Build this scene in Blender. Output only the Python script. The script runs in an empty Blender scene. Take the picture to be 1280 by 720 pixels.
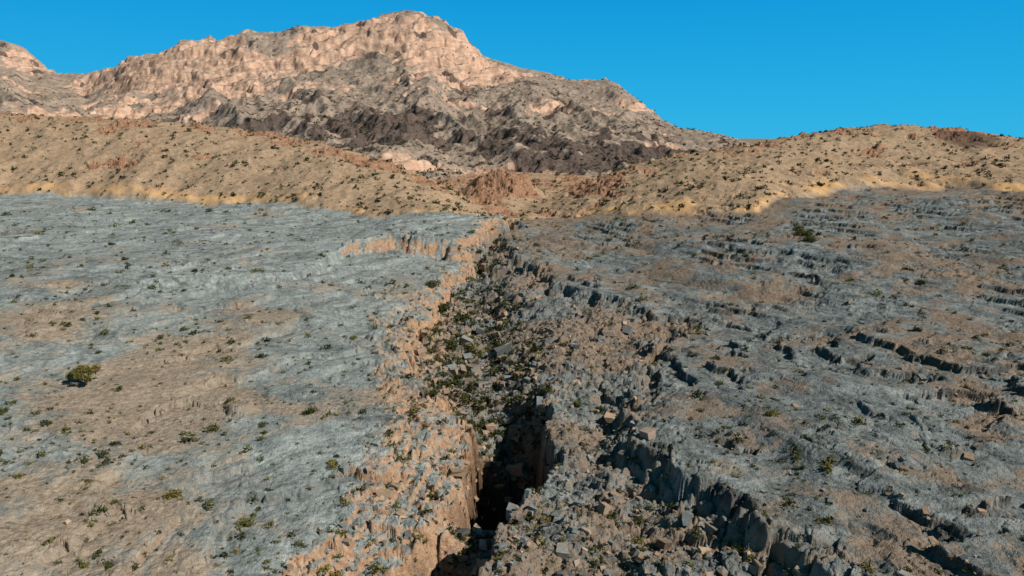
import bpy, math, numpy as np, time
from mathutils import Vector
T0=time.time()
F32=np.float32
rng=np.random.RandomState(7)
scene=bpy.context.scene
scene.view_settings.view_transform='Standard'
scene.view_settings.look='None'
scene.view_settings.exposure=0

# ------------------------------------------------------------------ image pixel helpers: pixel (u,v) to slope, bearing and ground position
CAMH=50.0; FPX=865.0; P=math.radians(12.4); CP,SP=math.cos(P),math.sin(P)
def slope(v):
    b=(360-v)/FPX
    return (-SP+CP*b)/(CP+SP*b)
def qq(u,v):
    b=(360-v)/FPX
    return ((u-640)/FPX)/(CP+SP*b)
def G(u,v,z0=0.0):
    y=(z0-CAMH)/slope(v)
    return qq(u,v)*y, y

# ------------------------------------------------------------------ noise
_perm=np.random.RandomState(3).permutation(256).astype(np.int32)
_perm=np.concatenate([_perm,_perm])
_ga=np.random.RandomState(4).rand(256)*2*np.pi
_gx=np.cos(_ga).astype(F32); _gy=np.sin(_ga).astype(F32)
_r1=np.random.RandomState(5).rand(256).astype(F32)
_r2=np.random.RandomState(6).rand(256).astype(F32)
_r3=np.random.RandomState(8).rand(256).astype(F32)
def _h(ix,iy,s):
    return _perm[_perm[(ix+s*17)&255]+((iy+s*31)&255)]
def perlin(x,y,s=0):
    fx=np.floor(x); fy=np.floor(y)
    ix=fx.astype(np.int32); iy=fy.astype(np.int32)
    x=(x-fx).astype(F32); y=(y-fy).astype(F32)
    u=x*x*x*(x*(x*6-15)+10); v=y*y*y*(y*(y*6-15)+10)
    def g(dx,dy):
        h=_h(ix+dx,iy+dy,s)
        return _gx[h]*(x-dx)+_gy[h]*(y-dy)
    a=g(0,0); b=g(1,0); c=g(0,1); d=g(1,1)
    a=a+u*(b-a); c=c+u*(d-c)
    return (a+v*(c-a))*1.5
def fbm(x,y,o,s=0,gain=.5,lac=2.03):
    r=0;a=1.0
    for i in range(o):
        r=r+a*perlin(x,y,s+i); a*=gain
        x,y=(x*.8-y*.6)*lac,(x*.6+y*.8)*lac
    return r
def ridged(x,y,o,s=0,gain=.5):
    r=0;a=1.0
    for i in range(o):
        n=1-np.abs(perlin(x,y,s+i))*1.6
        r=r+a*(n*n); a*=gain
        x,y=(x*.8-y*.6)*2.03,(x*.6+y*.8)*2.03
    return r
def worley(x,y,s=0):
    fx=np.floor(x); fy=np.floor(y)
    ix=fx.astype(np.int32); iy=fy.astype(np.int32)
    lx=(x-fx).astype(F32); ly=(y-fy).astype(F32)
    f1=np.full(lx.shape,9,F32); f2=f1.copy(); cid=np.zeros(lx.shape,np.int32)
    vx=np.zeros_like(f1); vy=np.zeros_like(f1)
    for dx in(-1,0,1):
        for dy in(-1,0,1):
            h=_h(ix+dx,iy+dy,s)
            ax=lx-dx-_r1[h]; ay=ly-dy-_r2[h]
            d=ax*ax+ay*ay
            m=d<f1
            f2=np.where(m,f1,np.minimum(f2,d))
            f1=np.where(m,d,f1); cid=np.where(m,h,cid)
            vx=np.where(m,ax,vx); vy=np.where(m,ay,vy)
    return np.sqrt(f1),np.sqrt(f2),cid,vx,vy
def ss(a,b,x):
    t=np.clip((x-a)/(b-a),0,1); return t*t*(3-2*t)
def terr(h,step,sharp):
    k=h/step; f=np.floor(k); r=k-f
    return step*(f+ .25*r+.75*ss(1-sharp,1,r))
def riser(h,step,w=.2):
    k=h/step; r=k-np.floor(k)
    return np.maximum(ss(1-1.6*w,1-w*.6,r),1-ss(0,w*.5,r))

# ------------------------------------------------------------------ layout tables
rows=[ # v   Lrim Lfl Rfl Rrim Led  depth
 (1000, 40, 230, 480, 505,1500,24),
 (720, 310, 448, 588, 606,1010,24),
 (690, 345, 462, 592, 608, 960,24),
 (660, 380, 490, 604, 618, 905,23),
 (640, 402, 540, 612, 632, 875,18),
 (622, 420, 580, 626, 655, 850,8),
 (606, 430, 598, 645, 672, 837,7),
 (594, 437, 608, 668, 684, 825,18),
 (575, 447, 608, 684, 696, 812,22),
 (545, 465, 606, 692, 708, 800,21),
 (520, 480, 600, 670, 697, 790,16),
 (490, 484, 562, 632, 695, 790,9),
 (460, 478, 538, 610, 705, 800,7.5),
 (420, 474, 530, 608, 705, 835,7),
 (395, 484, 536, 607, 695, 850,7),
 (370, 512, 549, 607, 670, 735,7),
 (350, 542, 563, 612, 642, 690,6.5),
 (325, 572, 588, 612, 630, 645,6),
 (300, 594, 604, 616, 624, 632,4),
 (280, 620, 630, 640, 646, 652,1),
]
rw=np.array([[G(50,r[0])[1]]+[G(r[k],r[0])[0] for k in range(1,6)]+[r[6]] for r in rows])
def tab(y,k): return np.interp(y,rw[:,0],rw[:,k]).astype(F32)

stepC=[(60,392,1.1),(160,388,1.6),(230,384,2.1),(300,380,2.2),(350,366,2.4),(400,346,3.0),(432,330,4.5),(480,322,6.5),(540,322,7.5),(600,322,7.5)]
sc=np.array([[*G(u,v),h] for u,v,h in stepC])
# hills: u, crest v, base v, plateau z, depth between base and crest
hills=[(-700,150,250,6,220),(-300,140,252,6,210),(0,143,252,6,200),(100,147,254,6,200),(200,152,257,6,200),(300,161,260,6,190),(400,179,267,6,170),
 (480,202,274,6,150),(540,226,279,5,120),(585,256,283,3,80),(615,274,286,1,60),(650,268,280,0,60),(690,252,268,2,70),(720,236,264,5,100),
 (760,219,262,7,130),(800,205,264,8,160),(850,194,268,8,180),(900,186,271,8,200),(950,179,268,9,210),(1000,169,258,10,220),(1060,160,249,11,230),
 (1130,156,243,12,230),(1200,162,244,12,230),(1280,174,249,12,220),(1500,170,250,12,220),(2000,165,250,12,220)]
hb=[]
for u,vc,vb,zb,dd in hills:
    yb=(zb-CAMH)/slope(vb); yc=yb+dd
    hb.append((qq(u,vc),yb,yc,CAMH+yc*slope(vc)))
hb=np.array(hb)
QN=qq(655,275)

def terrain(x,y,full=True):
    x=x.astype(F32); y=y.astype(F32)
    q=x/y
    yb=np.interp(q,hb[:,0],hb[:,1]).astype(F32)+fbm(x/40,x*0+3,3,40)*6+fbm(x/30,y/30,3,43)*6
    yc=np.interp(q,hb[:,0],hb[:,2]).astype(F32)
    zc=np.interp(q,hb[:,0],hb[:,3]).astype(F32)
    ht=(y-yb)/(yc-yb)
    hm=ss(0,.05,ht)
    f1,f2,c1,v1x,v1y=worley(x/5.5+fbm(x/9,y/9,3,2)*.55,y/4.2+fbm(x/7,y/7,2,6)*.4,11)
    g1,g2,c2,w1x,w1y=worley(x/2.1+y/9.+fbm(x/3,y/3,2,9)*.3,y/1.4-x/9.,12)
    e1,e2,c3,u1x,u1y=worley(x/15+fbm(x/20,y/20,3,5)*.7,y/8-x/40,13)
    nearw=.50+.50*ss(110,190,y)
    wx=x+(fbm(x/24,y/24,4,20)*4.6+(_r3[c1]-.5)*3.2+(_r3[c2]-.5)*1.3+(_r1[c3]-.5)*2.6)*nearw
    Lr,Lf,Rf,Rr,Le,D=[tab(y,k) for k in range(1,7)]
    und=fbm(x/75,y/75,4,30)
    # ---- left plateau: gently dipping beds seen as contour-like ledges
    a=Lr-wx
    n2=fbm(x/14,y/14,4,33)
    jit=(_r3[c1]-.5)*.30+(_r1[c3]-.5)*.25+(_r2[c2]-.5)*.12
    hl=.3+.06*np.clip(a,0,110)+und*3.2+n2*.28
    yC=np.interp(x,sc[:,0],sc[:,1]).astype(F32)
    hC=np.interp(x,sc[:,0],sc[:,2]).astype(F32)
    dC=y-yC+fbm(x/14,y/14,3,35)*5+(_r3[c1]-.5)*4
    pL=ss(-.25,.35,fbm(x/32,y/32,4,52)+.45*np.exp(-np.clip(a,0,99)/22))
    pL2=ss(-.1,.4,fbm(x/25,y/25,3,54))
    hj=hl+jit
    tl=hl*(1-pL)+terr(hj,1.35,.10)*pL
    tl=tl+.5*pL2*(terr(hj+.3,.45,.15)-.3-hj)
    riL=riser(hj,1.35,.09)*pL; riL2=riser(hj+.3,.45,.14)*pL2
    cst=hC*(.4*ss(-.6,.7,dC)+.33*ss(3.0,4.0,dC)+.27*ss(7.0,8.0,dC))
    zl=tl+cst
    tL=np.clip(-a/(Lf-Lr),0,1)
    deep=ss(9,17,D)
    wa=.50-.18*deep
    gL=wa*terr(tL+n2*.09+(_r2[c1]-.5)*.10,.16,.25)+(1-wa)*ss(.60+.20*deep+.08*np.clip(n2,-1,1),1,tL)
    gL=np.clip(gL,0,1)
    # ---- right plateau: long curving bedding steps
    c=wx-Le+(_r3[c3]-.5)*4
    dome=8*ss(0,260,c)*ss(110,470,y)+.055*np.clip(c,0,130)
    dirn=fbm((x*.8+y*.6)/34,(y*.8-x*.6)/100,5,36)
    hr=dome+und*2.4+dirn*2.8+fbm(x/13,y/13,4,38)*.50
    hrj=hr+(_r3[c1]-.5)*.42+(_r1[c3]-.5)*.65+(_r2[c2]-.5)*.18
    pR=ss(-.28,.38,fbm(x/34,y/42,4,56)+.35*np.exp(-np.clip(c,0,99)/15)-.22*ss(230,330,y)*(1-ss(60,140,x)))
    pR2=ss(-.2,.4,fbm(x/22,y/26,4,58))
    tr=hr*(1-pR)+terr(hrj,1.75,.12)*pR
    tr=tr+.55*pR2*(terr(hrj+.4,.58,.18)-.4-hrj)
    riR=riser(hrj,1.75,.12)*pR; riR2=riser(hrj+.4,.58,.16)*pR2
    ledge=.40*ss(-2.6,-1.4,c)+.60*ss(-.5,.6,c)
    bn=fbm(x/12,y/12,4,37)
    bench=-1.2+terr(bn*2.2+.25*und,1.0,.3)*.8
    zr=bench*(1-ledge)+(tr+1.0+.6*np.exp(-np.clip(c,0,99)/8))*ledge
    tR=np.clip((Rr-wx)/(Rr-Rf),0,1)
    gR=deep*ss(0,1,tR)+(1-deep)*(.55*terr(tR+bn*.2,.25,.3)+.45*tR)
    gR=np.clip(gR,0,1)
    m=ss(0,1,(wx-Lf)/(Rf-Lf))
    z=(zl-D*gL)*(1-m)+(zr-D*gR)*m
    left=1-m
    bandL=left*ss(-3,1,-a)
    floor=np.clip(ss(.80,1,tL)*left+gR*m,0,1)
    onbench=m*(1-ledge)*(1-gR)
    rn=ss(0,.5,fbm(x/42,y/34,4,50))
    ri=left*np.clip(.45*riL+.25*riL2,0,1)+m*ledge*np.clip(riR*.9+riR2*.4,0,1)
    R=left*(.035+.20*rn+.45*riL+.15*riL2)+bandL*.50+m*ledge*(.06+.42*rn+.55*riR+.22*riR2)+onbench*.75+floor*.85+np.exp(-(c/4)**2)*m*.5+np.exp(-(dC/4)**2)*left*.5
    R=np.clip(R,0,1.1)*(1-hm)
    # ---- hills
    f=np.sin(np.clip(ht,0,2)*np.pi/2)
    hw=ss(0,.5,ht)
    z=z*(1-hw)+6*hw
    hh=zc-6
    rid=ridged(x/60,y/60,4,60)
    wv=np.clip(np.sin(np.clip(ht,0,1)*np.pi),0,1)**.7
    dko=np.exp(-((q-.64)/.055)**2-((ht-.72)/.22)**2)
    cro=np.exp(-((q-.115)/.05)**2-((ht-.55)/.40)**2)
    lro=np.exp(-((q+.27)/.16)**2-((ht-.72)/.20)**2)
    outc=ss(.10,.55,fbm(x/44,y/28,5,63)*1.2+.75*ss(.5,.95,ht)-.46+.95*dko+.95*cro+.55*lro)*ss(.08,.18,ht)
    hz=f*hh+wv*(rid-1.1)*2.6+hm*fbm(x/16,y/16,4,64)*.7
    hzt=terr(hz+fbm(x/20,y/20,4,66)*3.0,4.2,.2)
    hz=hz*(1-.9*outc)+hzt*.9*outc
    z=z+hz*hm
    ky=545.; kx=qq(628,250)*ky
    kr=np.sqrt(((x-kx)/27)**2+((y-ky)/30)**2)
    kn=np.exp(-kr**4)
    z=z+kn*(15+fbm(x/9,y/9,4,70)*2.5)
    R=R+outc*1.4+kn*1.3+hm*.10
    # ---- slab blocks
    blk=(_r1[c1]-.5)*1.1+(v1x*(_r2[c1]-.5)+v1y*(_r3[c1]-.5))*1.3
    crk=-np.exp(-((f2-f1)/.07)**2)*.5
    sm=(_r1[c2]-.5)*.55+(w1x*(_r2[c2]-.5)+w1y*(_r3[c2]-.5))*.6-np.exp(-((g2-g1)/.10)**2)*.25
    big=(_r2[c3]-.5)*1.5+(u1x*(_r1[c3]-.3)+u1y*(_r3[c3]-.5))*1.6
    z=z+R*(blk+crk+sm*1.25)+np.clip(R-.15,0,1)*big*1.0
    z=z+R*fbm(x/1.3,y/1.3,3,80)*.28+fbm(x/5,y/5,4,81)*.14
    if not full: return z,R,floor,hm,onbench,bandL,ri*(1-hm),kn,outc,D
    def blob(u,v,rx,ry):
        bx,by=G(u,v); return np.exp(-((x-bx)/rx)**2-((y-by)/ry)**2)
    soil=.28+.42*fbm(x/40,y/28,5,90)+.20*fbm(x/9,y/7,3,95)
    soil=soil+left*(.46*blob(150,500,20,34)+.32*blob(60,430,18,26)+.34*blob(230,640,15,15)+.30*blob(60,640,12,15)+.24*blob(330,410,14,14)+.25*blob(480,350,14,30))
    soil=soil-left*.14*ss(210,300,y)
    soil=soil+onbench*.28+floor*.25+m*ledge*.07+.35*m*np.exp(-((y-yb)/50)**2)+.28*m*ledge*ss(.0,.3,fbm(x/10,y/10,3,96))-.2*ri*m
    soil=np.clip(soil,0,1)
    orange=np.clip(bandL*(.86-.25*floor)+np.exp(-((dC-3.5)/6)**2)*ss(2.8,5.5,hC)*left*.95+.50*riL*left*np.exp(-np.clip(a,0,200)/60),0,1)*(1-hm)
    orange=orange*(1-.75*m)
    obase=np.exp(-((ht-.04)/.075)**2)*(.52+.45*fbm(x/50,y/20,3,92))
    obase=np.clip(obase+.40*hm*ss(.0,.6,fbm(x/60,y/25,3,93))*ss(0,.2,q)*(1-ss(.3,.6,ht)),0,1)
    red=np.clip(outc*.8+kn,0,1)
    mask=np.stack([soil,orange,hm,obase],-1)
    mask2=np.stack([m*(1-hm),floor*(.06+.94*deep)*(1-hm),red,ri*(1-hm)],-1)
    bed=hl*(1-m)+hr*m
    mask3=np.stack([bed,R,dko+.45*cro,und*0],-1)
    return z,mask,mask2,mask3,ht,q

# ------------------------------------------------------------------ mesh builders
def make_mesh(name,verts,quads,attrs={},mat=None,nper=4,smooth=True):
    me=bpy.data.meshes.new(name)
    me.vertices.add(len(verts)); me.vertices.foreach_set('co',np.ascontiguousarray(verts,dtype=F32).ravel())
    n=len(quads)
    me.loops.add(n*nper); me.loops.foreach_set('vertex_index',np.ascontiguousarray(quads,dtype=np.int32).ravel())
    me.polygons.add(n); me.polygons.foreach_set('loop_start',np.arange(0,n*nper,nper,dtype=np.int32))
    if not smooth:
        me.polygons.foreach_set('use_smooth',np.zeros(n,bool))
    me.update(calc_edges=True)
    for k,a in attrs.items():
        at=me.attributes.new(k,'FLOAT_COLOR','POINT')
        if a.shape[1]==3: a=np.concatenate([a,np.ones((len(a),1))],1)
        at.data.foreach_set('color',np.ascontiguousarray(a,dtype=F32).ravel())
    ob=bpy.data.objects.new(name,me); scene.collection.objects.link(ob)
    if mat: me.materials.append(mat)
    return ob
def grid_faces(nr,nc):
    i=np.arange(nr*nc,dtype=np.int32).reshape(nr,nc)
    return np.stack([i[:-1,:-1],i[:-1,1:],i[1:,1:],i[1:,:-1]],-1).reshape(-1,4)
def qcols(n,inner=.84,outer=1.7,no=60):
    a=np.linspace(-inner,inner,n); s=np.linspace(0,1,no+1)[1:]**1.5*(outer-inner)
    return np.concatenate([-(inner+s[::-1]),a,inner+s])

# ------------------------------------------------------------------ node helpers
class NT:
    def __init__(s,name):
        s.m=bpy.data.materials.new(name); s.m.use_nodes=True
        s.t=s.m.node_tree; s.t.nodes.clear()
        s.out=s.n('ShaderNodeOutputMaterial'); s.b=s.n('ShaderNodeBsdfDiffuse')
        s.l(s.b.outputs[0],s.out.inputs[0]); s.col=s.b.inputs['Color']
        s.tc=s.n('ShaderNodeTexCoord'); s.pos=s.tc.outputs['Object']
    def n(s,t): return s.t.nodes.new(t)
    def l(s,a,b): s.t.links.new(a,b)
    def put(s,sock,v):
        if isinstance(v,(int,float)): sock.default_value=v
        elif isinstance(v,tuple): sock.default_value=(*v,1) if len(v)==3 and sock.type=='RGBA' else v
        else: s.l(v,sock)
    def mapv(s,sc,rot=(0,0,0)):
        n=s.n('ShaderNodeMapping'); s.l(s.pos,n.inputs[0]); n.inputs['Scale'].default_value=sc; n.inputs['Rotation'].default_value=rot
        return n.outputs[0]
    def noise(s,scale,detail=4,rough=.55,vec=None,dist=0):
        n=s.n('ShaderNodeTexNoise'); s.l(vec or s.pos,n.inputs['Vector'])
        n.inputs['Scale'].default_value=scale; n.inputs['Detail'].default_value=detail
        n.inputs['Roughness'].default_value=rough; n.inputs['Distortion'].default_value=dist
        return n.outputs['Fac']
    def ramp(s,f,st):
        n=s.n('ShaderNodeValToRGB'); s.put(n.inputs[0],f); e=n.color_ramp.elements
        while len(e)<len(st): e.new(.5)
        for k,(p,c) in enumerate(st):
            e[k].position=p; e[k].color=(c,c,c,1) if isinstance(c,(int,float)) else (*c,1)
        return n.outputs[0]
    def mix(s,f,a,b,mode='MIX'):
        n=s.n('ShaderNodeMix'); n.data_type='RGBA'; n.blend_type=mode
        s.put(n.inputs[0],f); s.put(n.inputs[6],a); s.put(n.inputs[7],b)
        return n.outputs[2]
    def math(s,op,a,b=0.,clamp=False):
        n=s.n('ShaderNodeMath'); n.operation=op; n.use_clamp=clamp
        s.put(n.inputs[0],a); s.put(n.inputs[1],b); return n.outputs[0]
    def attr(s,name):
        n=s.n('ShaderNodeAttribute'); n.attribute_name=name
        sp=s.n('ShaderNodeSeparateColor'); s.l(n.outputs['Color'],sp.inputs[0])
        return sp.outputs[0],sp.outputs[1],sp.outputs[2],n.outputs['Alpha'],n.outputs['Color']
    def nz(s):
        g=s.n('ShaderNodeNewGeometry'); sp=s.n('ShaderNodeSeparateXYZ'); s.l(g.outputs['Normal'],sp.inputs[0]); return sp.outputs[2]
    def bump(s,h,dist,strength=1.):
        n=s.n('ShaderNodeBump'); n.inputs['Distance'].default_value=dist; n.inputs['Strength'].default_value=strength
        s.l(h,n.inputs['Height']); s.l(n.outputs[0],s.b.inputs['Normal'])
def breakup(s,mask,nz,amt,lo=.4,hi=.6):
    a=s.math('SUBTRACT',nz,.5); a=s.math('MULTIPLY',a,amt); a=s.math('ADD',a,mask)
    return s.ramp(a,[(lo,0.),(hi,1.)])

# ------------------------------------------------------------------ ground material
s=NT('limestone_ground')
soil,orange,hill,obase,_=s.attr('mask')
right,floor_shade,red,rise,_=s.attr('mask2')
bed,_R,dko,_v,_=s.attr('mask3')
steep=s.ramp(s.nz(),[(.50,1.),(.82,0.)])
nM=s.noise(.22,5,.68); nX=s.noise(.9,5,.74)
spx=s.n('ShaderNodeSeparateXYZ'); s.l(s.pos,spx.inputs[0])
cb=s.n('ShaderNodeCombineXYZ'); s.l(s.math('MULTIPLY',bed,2.6),cb.inputs[0]); s.l(s.math('MULTIPLY',spx.outputs[0],.03),cb.inputs[1]); s.l(s.math('MULTIPLY',spx.outputs[1],.03),cb.inputs[2])
nB=s.noise(1.,5,.74,cb.outputs[0])
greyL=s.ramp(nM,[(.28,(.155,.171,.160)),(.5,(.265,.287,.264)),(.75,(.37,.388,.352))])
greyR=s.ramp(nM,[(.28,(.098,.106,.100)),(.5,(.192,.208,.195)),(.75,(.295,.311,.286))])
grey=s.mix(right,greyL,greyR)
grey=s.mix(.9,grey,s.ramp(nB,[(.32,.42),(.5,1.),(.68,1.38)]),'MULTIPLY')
grey=s.mix(.8,grey,s.ramp(nX,[(.3,.5),(.5,1.),(.7,1.45)]),'MULTIPLY')
soilc=s.ramp(nX,[(.3,(.19,.125,.08)),(.5,(.345,.25,.165)),(.7,(.48,.37,.255))])
soilc=s.mix(s.math('MULTIPLY',right,.6),soilc,(.20,.135,.092))
sm_=s.math('ADD',s.math('MULTIPLY',nX,.5),s.math('MULTIPLY',nB,.5))
sf=breakup(s,soil,sm_,2.0,.38,.66)
col=s.mix(s.math('MULTIPLY',sf,.80),grey,soilc)
rust=s.ramp(nX,[(.3,(.25,.135,.075)),(.55,(.48,.285,.16)),(.75,(.62,.43,.28))])
of=breakup(s,s.math('MULTIPLY',orange,s.math('ADD',.42,s.math('MULTIPLY',steep,.6))),nM,1.2,.34,.58)
col=s.mix(s.math('MULTIPLY',of,.88),col,rust)
rs=s.math('MULTIPLY',s.math('MULTIPLY',steep,right),s.ramp(nM,[(.45,0.),(.6,.7)]))
col=s.mix(rs,col,(.22,.145,.092))
col=s.mix(s.math('MULTIPLY',breakup(s,rise,nX,1.6,.35,.85),.70),col,(.060,.052,.042))  # dark lines at risers: shade under the ledges, painted into the colour
# hill
hc=s.ramp(nX,[(.3,(.235,.155,.092)),(.5,(.385,.265,.165)),(.7,(.51,.375,.245))])
hc=s.mix(.8,hc,s.ramp(nM,[(.3,.60),(.5,1.),(.7,1.2)]),'MULTIPLY')
hc=s.mix(breakup(s,obase,nM,.8,.33,.75),hc,(.62,.37,.17))
redc=s.ramp(nX,[(.3,(.13,.07,.045)),(.5,(.33,.18,.105)),(.7,(.51,.31,.19))])
hc=s.mix(breakup(s,red,nM,1.0,.33,.62),hc,redc)
hc=s.mix(s.math('MULTIPLY',breakup(s,dko,nM,1.0,.35,.6),.8),hc,(.11,.07,.05))
col=s.mix(hill,col,hc)
col=s.mix(s.math('MULTIPLY',floor_shade,.92),col,(.020,.018,.015))  # gorge shadow painted into the colour: floor goes near black with depth
s.l(col,s.col)
s.bump(s.noise(1.1,4,.75),.8,.85)
mat_ground=s.m

# ------------------------------------------------------------------ ground + hills
qc=qcols(1200); yr=np.exp(np.linspace(math.log(42),math.log(950),1350))
Y,Q=np.meshgrid(yr,qc,indexing='ij'); X=(Q*Y).ravel(); Yr=Y.ravel()
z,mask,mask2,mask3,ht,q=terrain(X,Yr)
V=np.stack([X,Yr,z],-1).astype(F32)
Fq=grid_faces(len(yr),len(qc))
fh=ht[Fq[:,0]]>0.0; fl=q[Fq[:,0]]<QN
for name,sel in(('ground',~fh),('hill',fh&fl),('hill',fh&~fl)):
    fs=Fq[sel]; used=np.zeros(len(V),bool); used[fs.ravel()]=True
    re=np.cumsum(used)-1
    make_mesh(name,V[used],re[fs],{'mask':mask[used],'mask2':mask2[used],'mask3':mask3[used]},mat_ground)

# ------------------------------------------------------------------ mountain
mcr=[(-700,60,2300,0),(-300,30,2300,.3),(0,48,2300,.5),(30,62,2250,.6),(60,86,2200,.3),(105,92,2100,.6),(140,82,2000,.9),(160,71,1950,1),(200,62,1900,1),(230,49,1900,1),(280,43,1900,1),
 (300,36,1900,1),(340,39,1900,1),(375,31,1900,1),(420,33,1900,1),(470,19,1900,1),(510,12,1900,1),(540,16,1900,1),(580,40,1890,1),(607,70,1880,.7),
 (650,85,1850,.25),(700,95,1800,.2),(760,98,1750,.5),(775,105,1700,.4),(800,126,1600,.2),(830,150,1500,.1),(850,159,1450,0),(900,168,1400,0),(940,179,1350,0),
 (1000,186,1300,0),(1280,200,1300,0),(2000,200,1300,0)]
mc=np.array([(qq(u,v),yc,CAMH+yc*slope(v),cl) for u,v,yc,cl in mcr])
Y0=640.
def mountain(x,y):
    x=x.astype(F32); y=y.astype(F32); q=x/y
    wq=q+fbm(x/160,y/160,3,100)*.006
    yc=np.interp(wq,mc[:,0],mc[:,1]).astype(F32); zc=np.interp(wq,mc[:,0],mc[:,2]).astype(F32); cl=np.interp(wq,mc[:,0],mc[:,3]).astype(F32)
    t=(y-Y0)/(yc-Y0); tc=np.clip(t,0,1)
    fa=.78*tc**1.2+.22*ss(.82,.97,tc)
    fb=tc**1.1
    f=fa*cl+fb*(1-cl)
    f=np.where(t>1,1-(t-1)*1.1-((t-1)*2)**2,f)
    z=-8+(zc+8)*f
    w=np.clip(np.sin(tc*np.pi),0,1)**.8
    xs=x+.45*(y-1300)
    z=z+w*(ridged(xs/230+3.3,y/520,4,101,.45)-1.1)*24*(.5+.5*np.clip(zc/250,0,1.3))
    z=z+w*(ridged(x/80,y/110,4,107)-1.1)*6
    z=z+fbm(x/40,y/40,5,110)*4*(.25+.75*w)
    lsh=np.exp(-((q+.52)/.13)**2)*ss(.45,.7,tc)
    cm=ss(.0,.40,fbm(x/240,y/130,4,115)*1.25+.95*ss(.55,.88,tc)*cl-.36+.35*lsh)
    f1,f2,c1,v1x,v1y=worley(x/75+fbm(x/60,y/60,3,118)*.6,y/55,120)
    g1,g2,c2,w1x,w1y=worley(x/24+fbm(x/30,y/30,2,119)*.4,y/22,121)
    hz=z+fbm(x/110,y/90,5,122)*26+(_r1[c1]-.5)*10-.16*x
    zt=terr(hz,36,.42)-(hz-z)
    z=z*(1-.80*cm)+zt*.80*cm
    z=z+cm*((v1x*(_r1[c1]-.5)+v1y*(_r3[c1]-.3))*8-np.exp(-((f2-f1)/.07)**2)*3.5)
    z=z+(cm*.7+.12)*((_r2[c2]-.5)*3+(w1x*(_r1[c2]-.5)+w1y*(_r3[c2]-.5))*5-np.exp(-((g2-g1)/.1)**2)*1.2)
    z=z+fbm(x/12,y/12,3,140)*1.6
    def b(x0,y0,rx,ry): return np.exp(-((x-x0)/rx)**2-((y-y0)/ry)**2)
    dk=.95*b(50,960,90,150)+.95*b(175,1000,90,150)+.8*b(-170,1050,90,180)+.75*b(-320,1120,140,110)+.5*b(250,1100,60,80)+.45*b(-420,1300,110,70)+.4*b(60,1300,120,60)
    dk=dk+.75*fbm(x/60,y/55,5,130)-.10
    dk=ss(.2,.6,dk)
    z=z+dk*(ridged(x/35,y/35,4,132)-1.1)*5
    mask=np.stack([cm,dk,cl*ss(.5,.9,tc),tc],-1)
    return z,mask
s=NT('mountain_rock')
cm,dk,up,_a,_=s.attr('mask')
nA=s.noise(.012,4,.6); nB=s.noise(.06,6,.7); nC=s.noise(.3,4,.7)
steep=s.ramp(s.nz(),[(.50,1.),(.80,0.)])
tal=s.ramp(nB,[(.3,(.19,.15,.118)),(.5,(.32,.248,.192)),(.7,(.44,.345,.27))])
tal=s.mix(.7,tal,s.ramp(nA,[(.35,(.66,.66,.62)),(.6,(1.1,1.05,1.))]),'MULTIPLY')
cliff=s.ramp(nB,[(.28,(.31,.185,.125)),(.5,(.58,.365,.245)),(.72,(.70,.49,.35))])
strat=s.noise(1,3,.6,s.mapv((.01,.01,.10)),.6)
cliff=s.mix(.45,cliff,s.ramp(strat,[(.35,.6),(.6,1.15)]),'MULTIPLY')
cf=s.math('MULTIPLY',cm,s.math('ADD',.46,steep),True)
cf=s.math('ADD',cf,s.math('MULTIPLY',steep,.22),True)
cf=breakup(s,cf,nB,.9,.3,.65)
col=s.mix(cf,tal,cliff)
dark=s.ramp(nC,[(.3,(.045,.034,.03)),(.5,(.095,.07,.058)),(.7,(.165,.12,.095))])
col=s.mix(s.math('MULTIPLY',breakup(s,dk,nB,1.0,.35,.6),.9),col,dark)
s.l(col,s.col)
s.bump(nB,5.,.8)
mat_mtn=s.m
qc2=qcols(1050,.84,1.7,40); yr2=np.exp(np.linspace(math.log(600),math.log(2700),850))
Y2,Q2=np.meshgrid(yr2,qc2,indexing='ij'); X2=(Q2*Y2).ravel(); Y2=Y2.ravel()
z2,mk2=mountain(X2,Y2)
make_mesh('mountain',np.stack([X2,Y2,z2],-1),grid_faces(len(yr2),len(qc2)),{'mask':mk2},mat_mtn)

# far plain out to the horizon
s=NT('plain_soil'); s.l(s.ramp(s.noise(.004,5,.6),[(.3,(.2,.14,.09)),(.7,(.36,.26,.17))]),s.col)
r=np.concatenate([[0],np.exp(np.linspace(math.log(60),math.log(30000),60))]); th=np.linspace(0,2*np.pi,97)
Rr_,Th=np.meshgrid(r,th,indexing='ij')
px=(Rr_*np.cos(Th)).ravel(); py=(Rr_*np.sin(Th)).ravel()
make_mesh('desert_plain',np.stack([px,py,-60+fbm(px/900,py/900,3,7)*6],-1),grid_faces(len(r),len(th)),{},s.m)

# ------------------------------------------------------------------ boulders (angular blocks)
cv=np.array([(-1,-1,-1),(1,-1,-1),(1,1,-1),(-1,1,-1),(-1,-1,1),(1,-1,1),(1,1,1),(-1,1,1)],float)*.62
cf_=np.array([(0,1,5),(0,5,4),(1,2,6),(1,6,5),(2,3,7),(2,7,6),(3,0,4),(3,4,7),(4,5,6),(4,6,7)])
def cand(n,y0,y1,ql=.84):
    y=np.exp(rng.uniform(math.log(y0),math.log(y1),n)); q=rng.uniform(-ql,ql,n)
    return q*y,y
x,y=cand(110000,60,420)
zz,R,fl,hm_,be,bl,ri,kn,oc,D_=terrain(x,y,False)
pr=(be*.20+fl*.38*(D_<14)+bl*.10+np.clip(ri,0,1)*.07*(x>-20)+.006)*(1-hm_)
k=rng.rand(len(x))<pr
x,y,zz,be,bl,fl=x[k],y[k],zz[k],be[k],bl[k],fl[k]; n=len(x)
size=np.clip(rng.lognormal(-1.3,.6,n),.13,1.5)*(1+.4*np.clip((y-100)/150,0,1))*(1+.5*fl)
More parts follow.
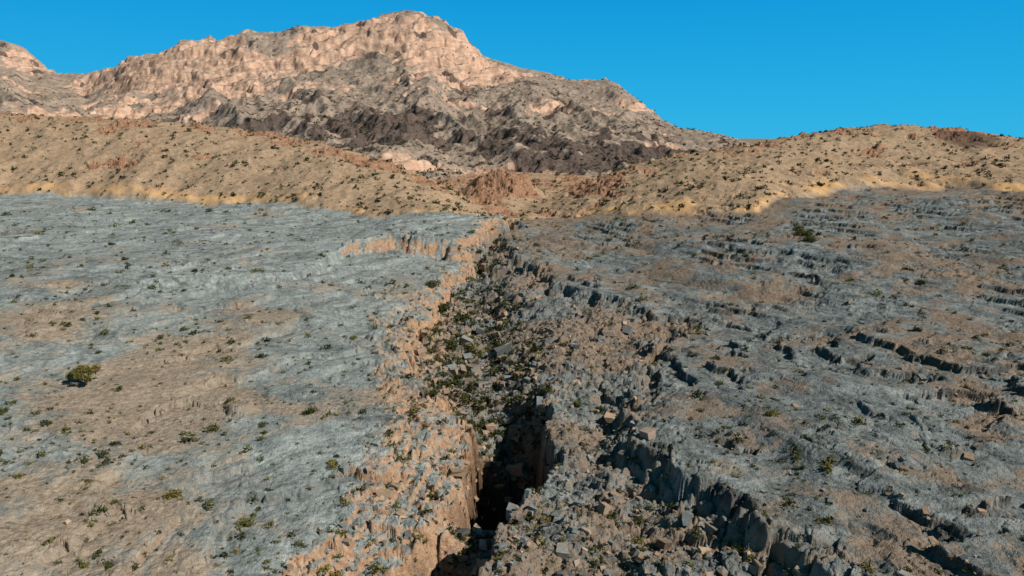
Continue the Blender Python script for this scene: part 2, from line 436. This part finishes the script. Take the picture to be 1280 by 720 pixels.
vv=cv[None]*(1+rng.uniform(-.38,.38,(n,8,3)))
sc3=np.stack([rng.uniform(.7,1.5,n),rng.uniform(.6,1.1,n),rng.uniform(.4,.9,n)],-1)
vv=vv*sc3[:,None,:]*size[:,None,None]
tl_=rng.uniform(-.5,.5,n)[:,None]; vv=np.stack([vv[...,0]*np.cos(tl_)-vv[...,2]*np.sin(tl_),vv[...,1],vv[...,0]*np.sin(tl_)+vv[...,2]*np.cos(tl_)],-1)
an=rng.uniform(0,6.28,n); ca,sa=np.cos(an)[:,None],np.sin(an)[:,None]
vx=vv[...,0]*ca-vv[...,1]*sa; vy=vv[...,0]*sa+vv[...,1]*ca
vv=np.stack([vx+x[:,None],vy+y[:,None],vv[...,2]+(zz+size*.1)[:,None]],-1)
ff=(cf_[None]+8*np.arange(n)[:,None,None]).reshape(-1,3)
tn=rng.rand(n,3); tn[:,0]=np.clip(tn[:,0]+.35*bl,0,1)
tint=np.repeat(tn,8,axis=0)
s=NT('boulder_rock'); ta,tb,_c,_d,_e=s.attr('tint')
c=s.mix(s.ramp(ta,[(.40,0.),(.85,1.)]),(.19,.20,.185),(.36,.25,.165)); c=s.mix(.7,c,s.ramp(tb,[(0.,.45),(1.,1.4)]),'MULTIPLY')
c=s.mix(.6,c,s.ramp(s.noise(2,4,.7),[(.3,.5),(.7,1.4)]),'MULTIPLY'); s.l(c,s.col)
make_mesh('boulders',vv.reshape(-1,3),ff,{'tint':tint},s.m,3,False)

# ------------------------------------------------------------------ shrubs
def foliage_mat(name):
    s=NT(name); a,b_,c_,_d,_e=s.attr('tint')
    c=s.ramp(a,[(0.,(.032,.038,.016)),(.45,(.065,.072,.026)),(.8,(.14,.13,.035)),(1.,(.24,.17,.06))])
    c=s.mix(.9,c,s.ramp(b_,[(0.,.4),(1.,1.6)]),'MULTIPLY')
    s.l(c,s.col); return s.m
mat_fol=foliage_mat('shrub_foliage')
def shrubs(x,y,z,w,nl,hue,leaf):
    n=len(x)
    cl=rng.normal(size=(n,7,3)); cl/=np.linalg.norm(cl,axis=-1,keepdims=True); cl*=rng.uniform(.2,.75,(n,7,1)); cl[...,2]=np.abs(cl[...,2])*.8+.12
    pick=rng.randint(0,7,(n,nl))
    cen=np.take_along_axis(cl,pick[...,None].repeat(3,-1),1)
    off=rng.normal(size=(n,nl,3)); off/=np.linalg.norm(off,axis=-1,keepdims=True); off*=rng.uniform(.15,.42,(n,nl,1))
    c=cen+off; c[...,2]=np.abs(c[...,2])*.85
    tri=rng.normal(size=(n,nl,3,3))*leaf
    p=(c[:,:,None,:]+tri)*(w*.5)[:,None,None,None]
    p[...,0]+=x[:,None,None]; p[...,1]+=y[:,None,None]; p[...,2]+=z[:,None,None]
    t=np.zeros((n,nl,3,3)); t[...,0]=hue[:,None,None]; t[...,1]=(.25+.75*rng.rand(n,nl)*np.clip(.3+c[...,2],0,1))[...,None]
    return p.reshape(-1,3),t.reshape(-1,3)
PV=[];PT=[]
def add(*a):
    p,t=shrubs(*a); PV.append(p); PT.append(t)
# hillside dots
x,y=cand(9500,370,700); r_=terrain(x,y,False); k=(r_[3]>.5)&(rng.rand(len(x))<.5); x,y,zz=x[k],y[k],r_[0][k]
add(x,y,zz-.1,rng.lognormal(.95,.45,len(x)).clip(1.,6),24,rng.beta(2,3,len(x))*.5,.22)
# plateau
x,y=cand(38000,62,430); r_=terrain(x,y,False); nn=fbm(x/30,y/30,3,200)
pr=np.clip(.05+.13*(nn>.2)+.03*(x<0),0,1)*(1-r_[3])*(1-r_[2])+.16*r_[4]+.14*r_[6]+.12*r_[5]; k=rng.rand(len(x))<pr; x,y,zz=x[k],y[k],r_[0][k]
add(x,y,zz-.05,rng.lognormal(-.2,.55,len(x)).clip(.3,3.0)*(.7+y/300),50,rng.beta(2.2,2.4,len(x)),.15)
# gorge
x,y=cand(44000,75,400,.4); r_=terrain(x,y,False); k=(r_[2]>.2)&(r_[9]<14)&(rng.rand(len(x))<.36); x,y,zz=x[k],y[k],r_[0][k]
add(x,y,zz-.1,rng.lognormal(.55,.5,len(x)).clip(.7,5.)*np.clip(.45+y/300,0,1),90,rng.beta(2,2.8,len(x))*.8,.12)
# mountain dots
x,y=cand(38000,700,1900,.84); zm,mm=mountain(x,y); dn=fbm(x/120,y/90,3,210); k=rng.rand(len(x))<np.clip(.5+.5*dn,0,1)*(1-.85*mm[:,0]); x,y,zz=x[k],y[k],zm[k]
add(x,y,zz-.4,rng.lognormal(1.5,.38,len(x)).clip(2.5,10),16,rng.beta(2,4,len(x))*.5,.25)
B=[(329,533,14,.5),(329,543,9,.4),(387,517,20,.45),(415,573,20,.85),(216,622,24,.9),(304,636,22,.75),(231,428,12,.6),(329,455,14,.4),(442,428,10,.8),(420,668,34,.98),
(750,495,20,.4),(815,438,20,.3),(720,500,16,.5),(962,548,16,.7),(1225,478,14,.4),(900,488,12,.6),(966,520,12,.4),
(682,637,18,.95),(1000,330,22,.6),(995,318,18,.5),(1010,335,20,.45),(1130,372,16,.3),(1145,382,16,.3),(540,357,22,.4),(552,365,26,.35),(575,372,24,.2),(545,385,22,.5),(565,400,26,.3),(545,425,26,.4),
(20,380,10,.3),(160,360,10,.2),(142,330,9,.2),(245,368,10,.2),(8,545,16,.5),(2,600,16,.5),(135,708,18,.5),(105,708,14,.8),(340,716,20,.7),(420,640,14,.7),(655,660,10,.9),(540,480,18,.4),(800,630,12,.5)]
bx,by,bw,bh=[],[],[],[]
for u,v,wp,h in B:
    a,b=G(u,v); bx.append(a);by.append(b);bw.append(1.2*wp/FPX*math.hypot(b,CAMH));bh.append(h)
bx,by,bw,bh=map(np.array,(bx,by,bw,bh)); zz=terrain(bx,by,False)[0]
add(bx,by,zz-.1,bw,500,bh,.075)
P_=np.concatenate(PV); T_=np.concatenate(PT)
make_mesh('desert_shrubs',P_,np.arange(len(P_)).reshape(-1,3),{'tint':T_},mat_fol,3,False)

# ------------------------------------------------------------------ lone tree
s=NT('bark'); s.l(s.ramp(s.noise(6,6,.7),[(.3,(.06,.045,.03)),(.7,(.17,.13,.09))]),s.col); s.bump(s.noise(12,4),.05); mat_bark=s.m
def tree(name,u,v,wpx,hue):
    x,y=G(u,v+10); z0=float(terrain(np.array([x]),np.array([y]),False)[0][0])
    w=wpx/FPX*math.hypot(y,CAMH); h=w*.72
    root=bpy.data.objects.new(name,None); scene.collection.objects.link(root); root.location=(x,y,z0-.15)
    vs=[];fs=[]
    def limb(a,b,r0,r1):
        a=np.array(a);b=np.array(b);d=b-a;d=d/np.linalg.norm(d);u_=np.cross(d,[.3,.2,1.]);u_/=np.linalg.norm(u_);w_=np.cross(d,u_)
        base=len(vs)
        mid=(a+b)/2+rng.normal(size=3)*.06*np.linalg.norm(b-a)
        for p,r in((a,r0),(mid,(r0+r1)/2),(b,r1)):
            for i in range(8):
                t=i/8*6.283; vs.append(p+r*(math.cos(t)*u_+math.sin(t)*w_))
        for j in range(2):
            for i in range(8): fs.append((base+8*j+i,base+8*j+(i+1)%8,base+8*j+8+(i+1)%8,base+8*j+8+i))
    limb((0,0,0),(.1,.05,h*.35),.32,.22)
    tips=[]
    for i in range(9):
        t=i/9*6.283+rng.uniform(-.2,.2); r=w*.5*rng.uniform(.45,.8); e=(r*math.cos(t),r*math.sin(t),h*rng.uniform(.4,.82))
        limb((.1,.05,h*.33),e,.15,.05); tips.append(e)
    tips+= [(0,0,h*.85),(w*.12,0,h*.8),(-w*.15,w*.1,h*.82)]
    o=make_mesh('trunk_and_limbs',np.array(vs),np.array(fs),{},mat_bark); o.parent=root
    tips=np.array(tips); nl=4200
    k=rng.randint(0,len(tips),nl); o_=rng.normal(size=(nl,3)); o_/=np.linalg.norm(o_,axis=1,keepdims=True); o_*=rng.uniform(.3,1,(nl,1))*w*.16*np.array([1,1,.75])
    c=tips[k]+o_; c[:,2]=np.maximum(c[:,2],h*.16)
    tri=c[:,None,:]+rng.normal(size=(nl,3,3))*.13
    t=np.zeros((nl,3,3)); t[...,0]=(hue+ (np.random.RandomState(1).rand(len(tips))[k]-.5)*.4)[:,None]; t[...,1]=rng.rand(nl)[:,None]
    o=make_mesh('crown',tri.reshape(-1,3),np.arange(nl*3).reshape(-1,3),{'tint':t.reshape(-1,3)},mat_fol,3,False); o.parent=root
tree('juniper_tree',109,488,36,.88)

# ------------------------------------------------------------------ light
S=Vector((.68,-.34,.67)).normalized()
sun=bpy.data.lights.new('sun','SUN'); sun.energy=5.0; sun.angle=math.radians(.5); sun.color=(1,.96,.91)
so=bpy.data.objects.new('sun',sun); scene.collection.objects.link(so); so.rotation_euler=S.to_track_quat('Z','Y').to_euler(); so.location=(200,-100,300)
w=bpy.data.worlds.new('World'); scene.world=w; w.use_nodes=True; nt=w.node_tree
bg=nt.nodes['Background']; sky=nt.nodes.new('ShaderNodeTexSky'); sky.sky_type='NISHITA'; sky.sun_disc=False
sky.sun_elevation=math.asin(S.z); sky.sun_rotation=math.atan2(S.x,S.y); sky.altitude=2000; sky.air_density=1.; sky.dust_density=.1; sky.ozone_density=2.5
K=.08
tc=nt.nodes.new('ShaderNodeTexCoord'); sp=nt.nodes.new('ShaderNodeSeparateXYZ'); nt.links.new(tc.outputs['Generated'],sp.inputs[0])
rp=nt.nodes.new('ShaderNodeValToRGB'); nt.links.new(sp.outputs[2],rp.inputs[0]); e=rp.color_ramp.elements
st=[(0.,(.012,.45,.80)),(.17,(.001,.33,.73)),(.32,(.010,.095,.16)),(1.,(.012,.045,.075))]
while len(e)<4: e.new(.5)
for k,(p_,c_) in enumerate(st): e[k].position=p_; e[k].color=(*c_,1)
sc_=nt.nodes.new('ShaderNodeVectorMath'); sc_.operation='SCALE'; nt.links.new(rp.outputs[0],sc_.inputs[0]); sc_.inputs['Scale'].default_value=1/K
mx=nt.nodes.new('ShaderNodeMix'); mx.data_type='RGBA'; mx.inputs[0].default_value=.96
nt.links.new(sky.outputs[0],mx.inputs[6]); nt.links.new(sc_.outputs[0],mx.inputs[7]); nt.links.new(mx.outputs[2],bg.inputs[0]); bg.inputs[1].default_value=K

cam=bpy.data.cameras.new('camera'); cam.sensor_width=36; cam.lens=FPX/1280*36; cam.clip_start=.5; cam.clip_end=60000
co=bpy.data.objects.new('camera',cam); scene.collection.objects.link(co); co.location=(0,0,CAMH); co.rotation_euler=(math.radians(90-12.4),0,0)
scene.camera=co
print('done',time.time()-T0)
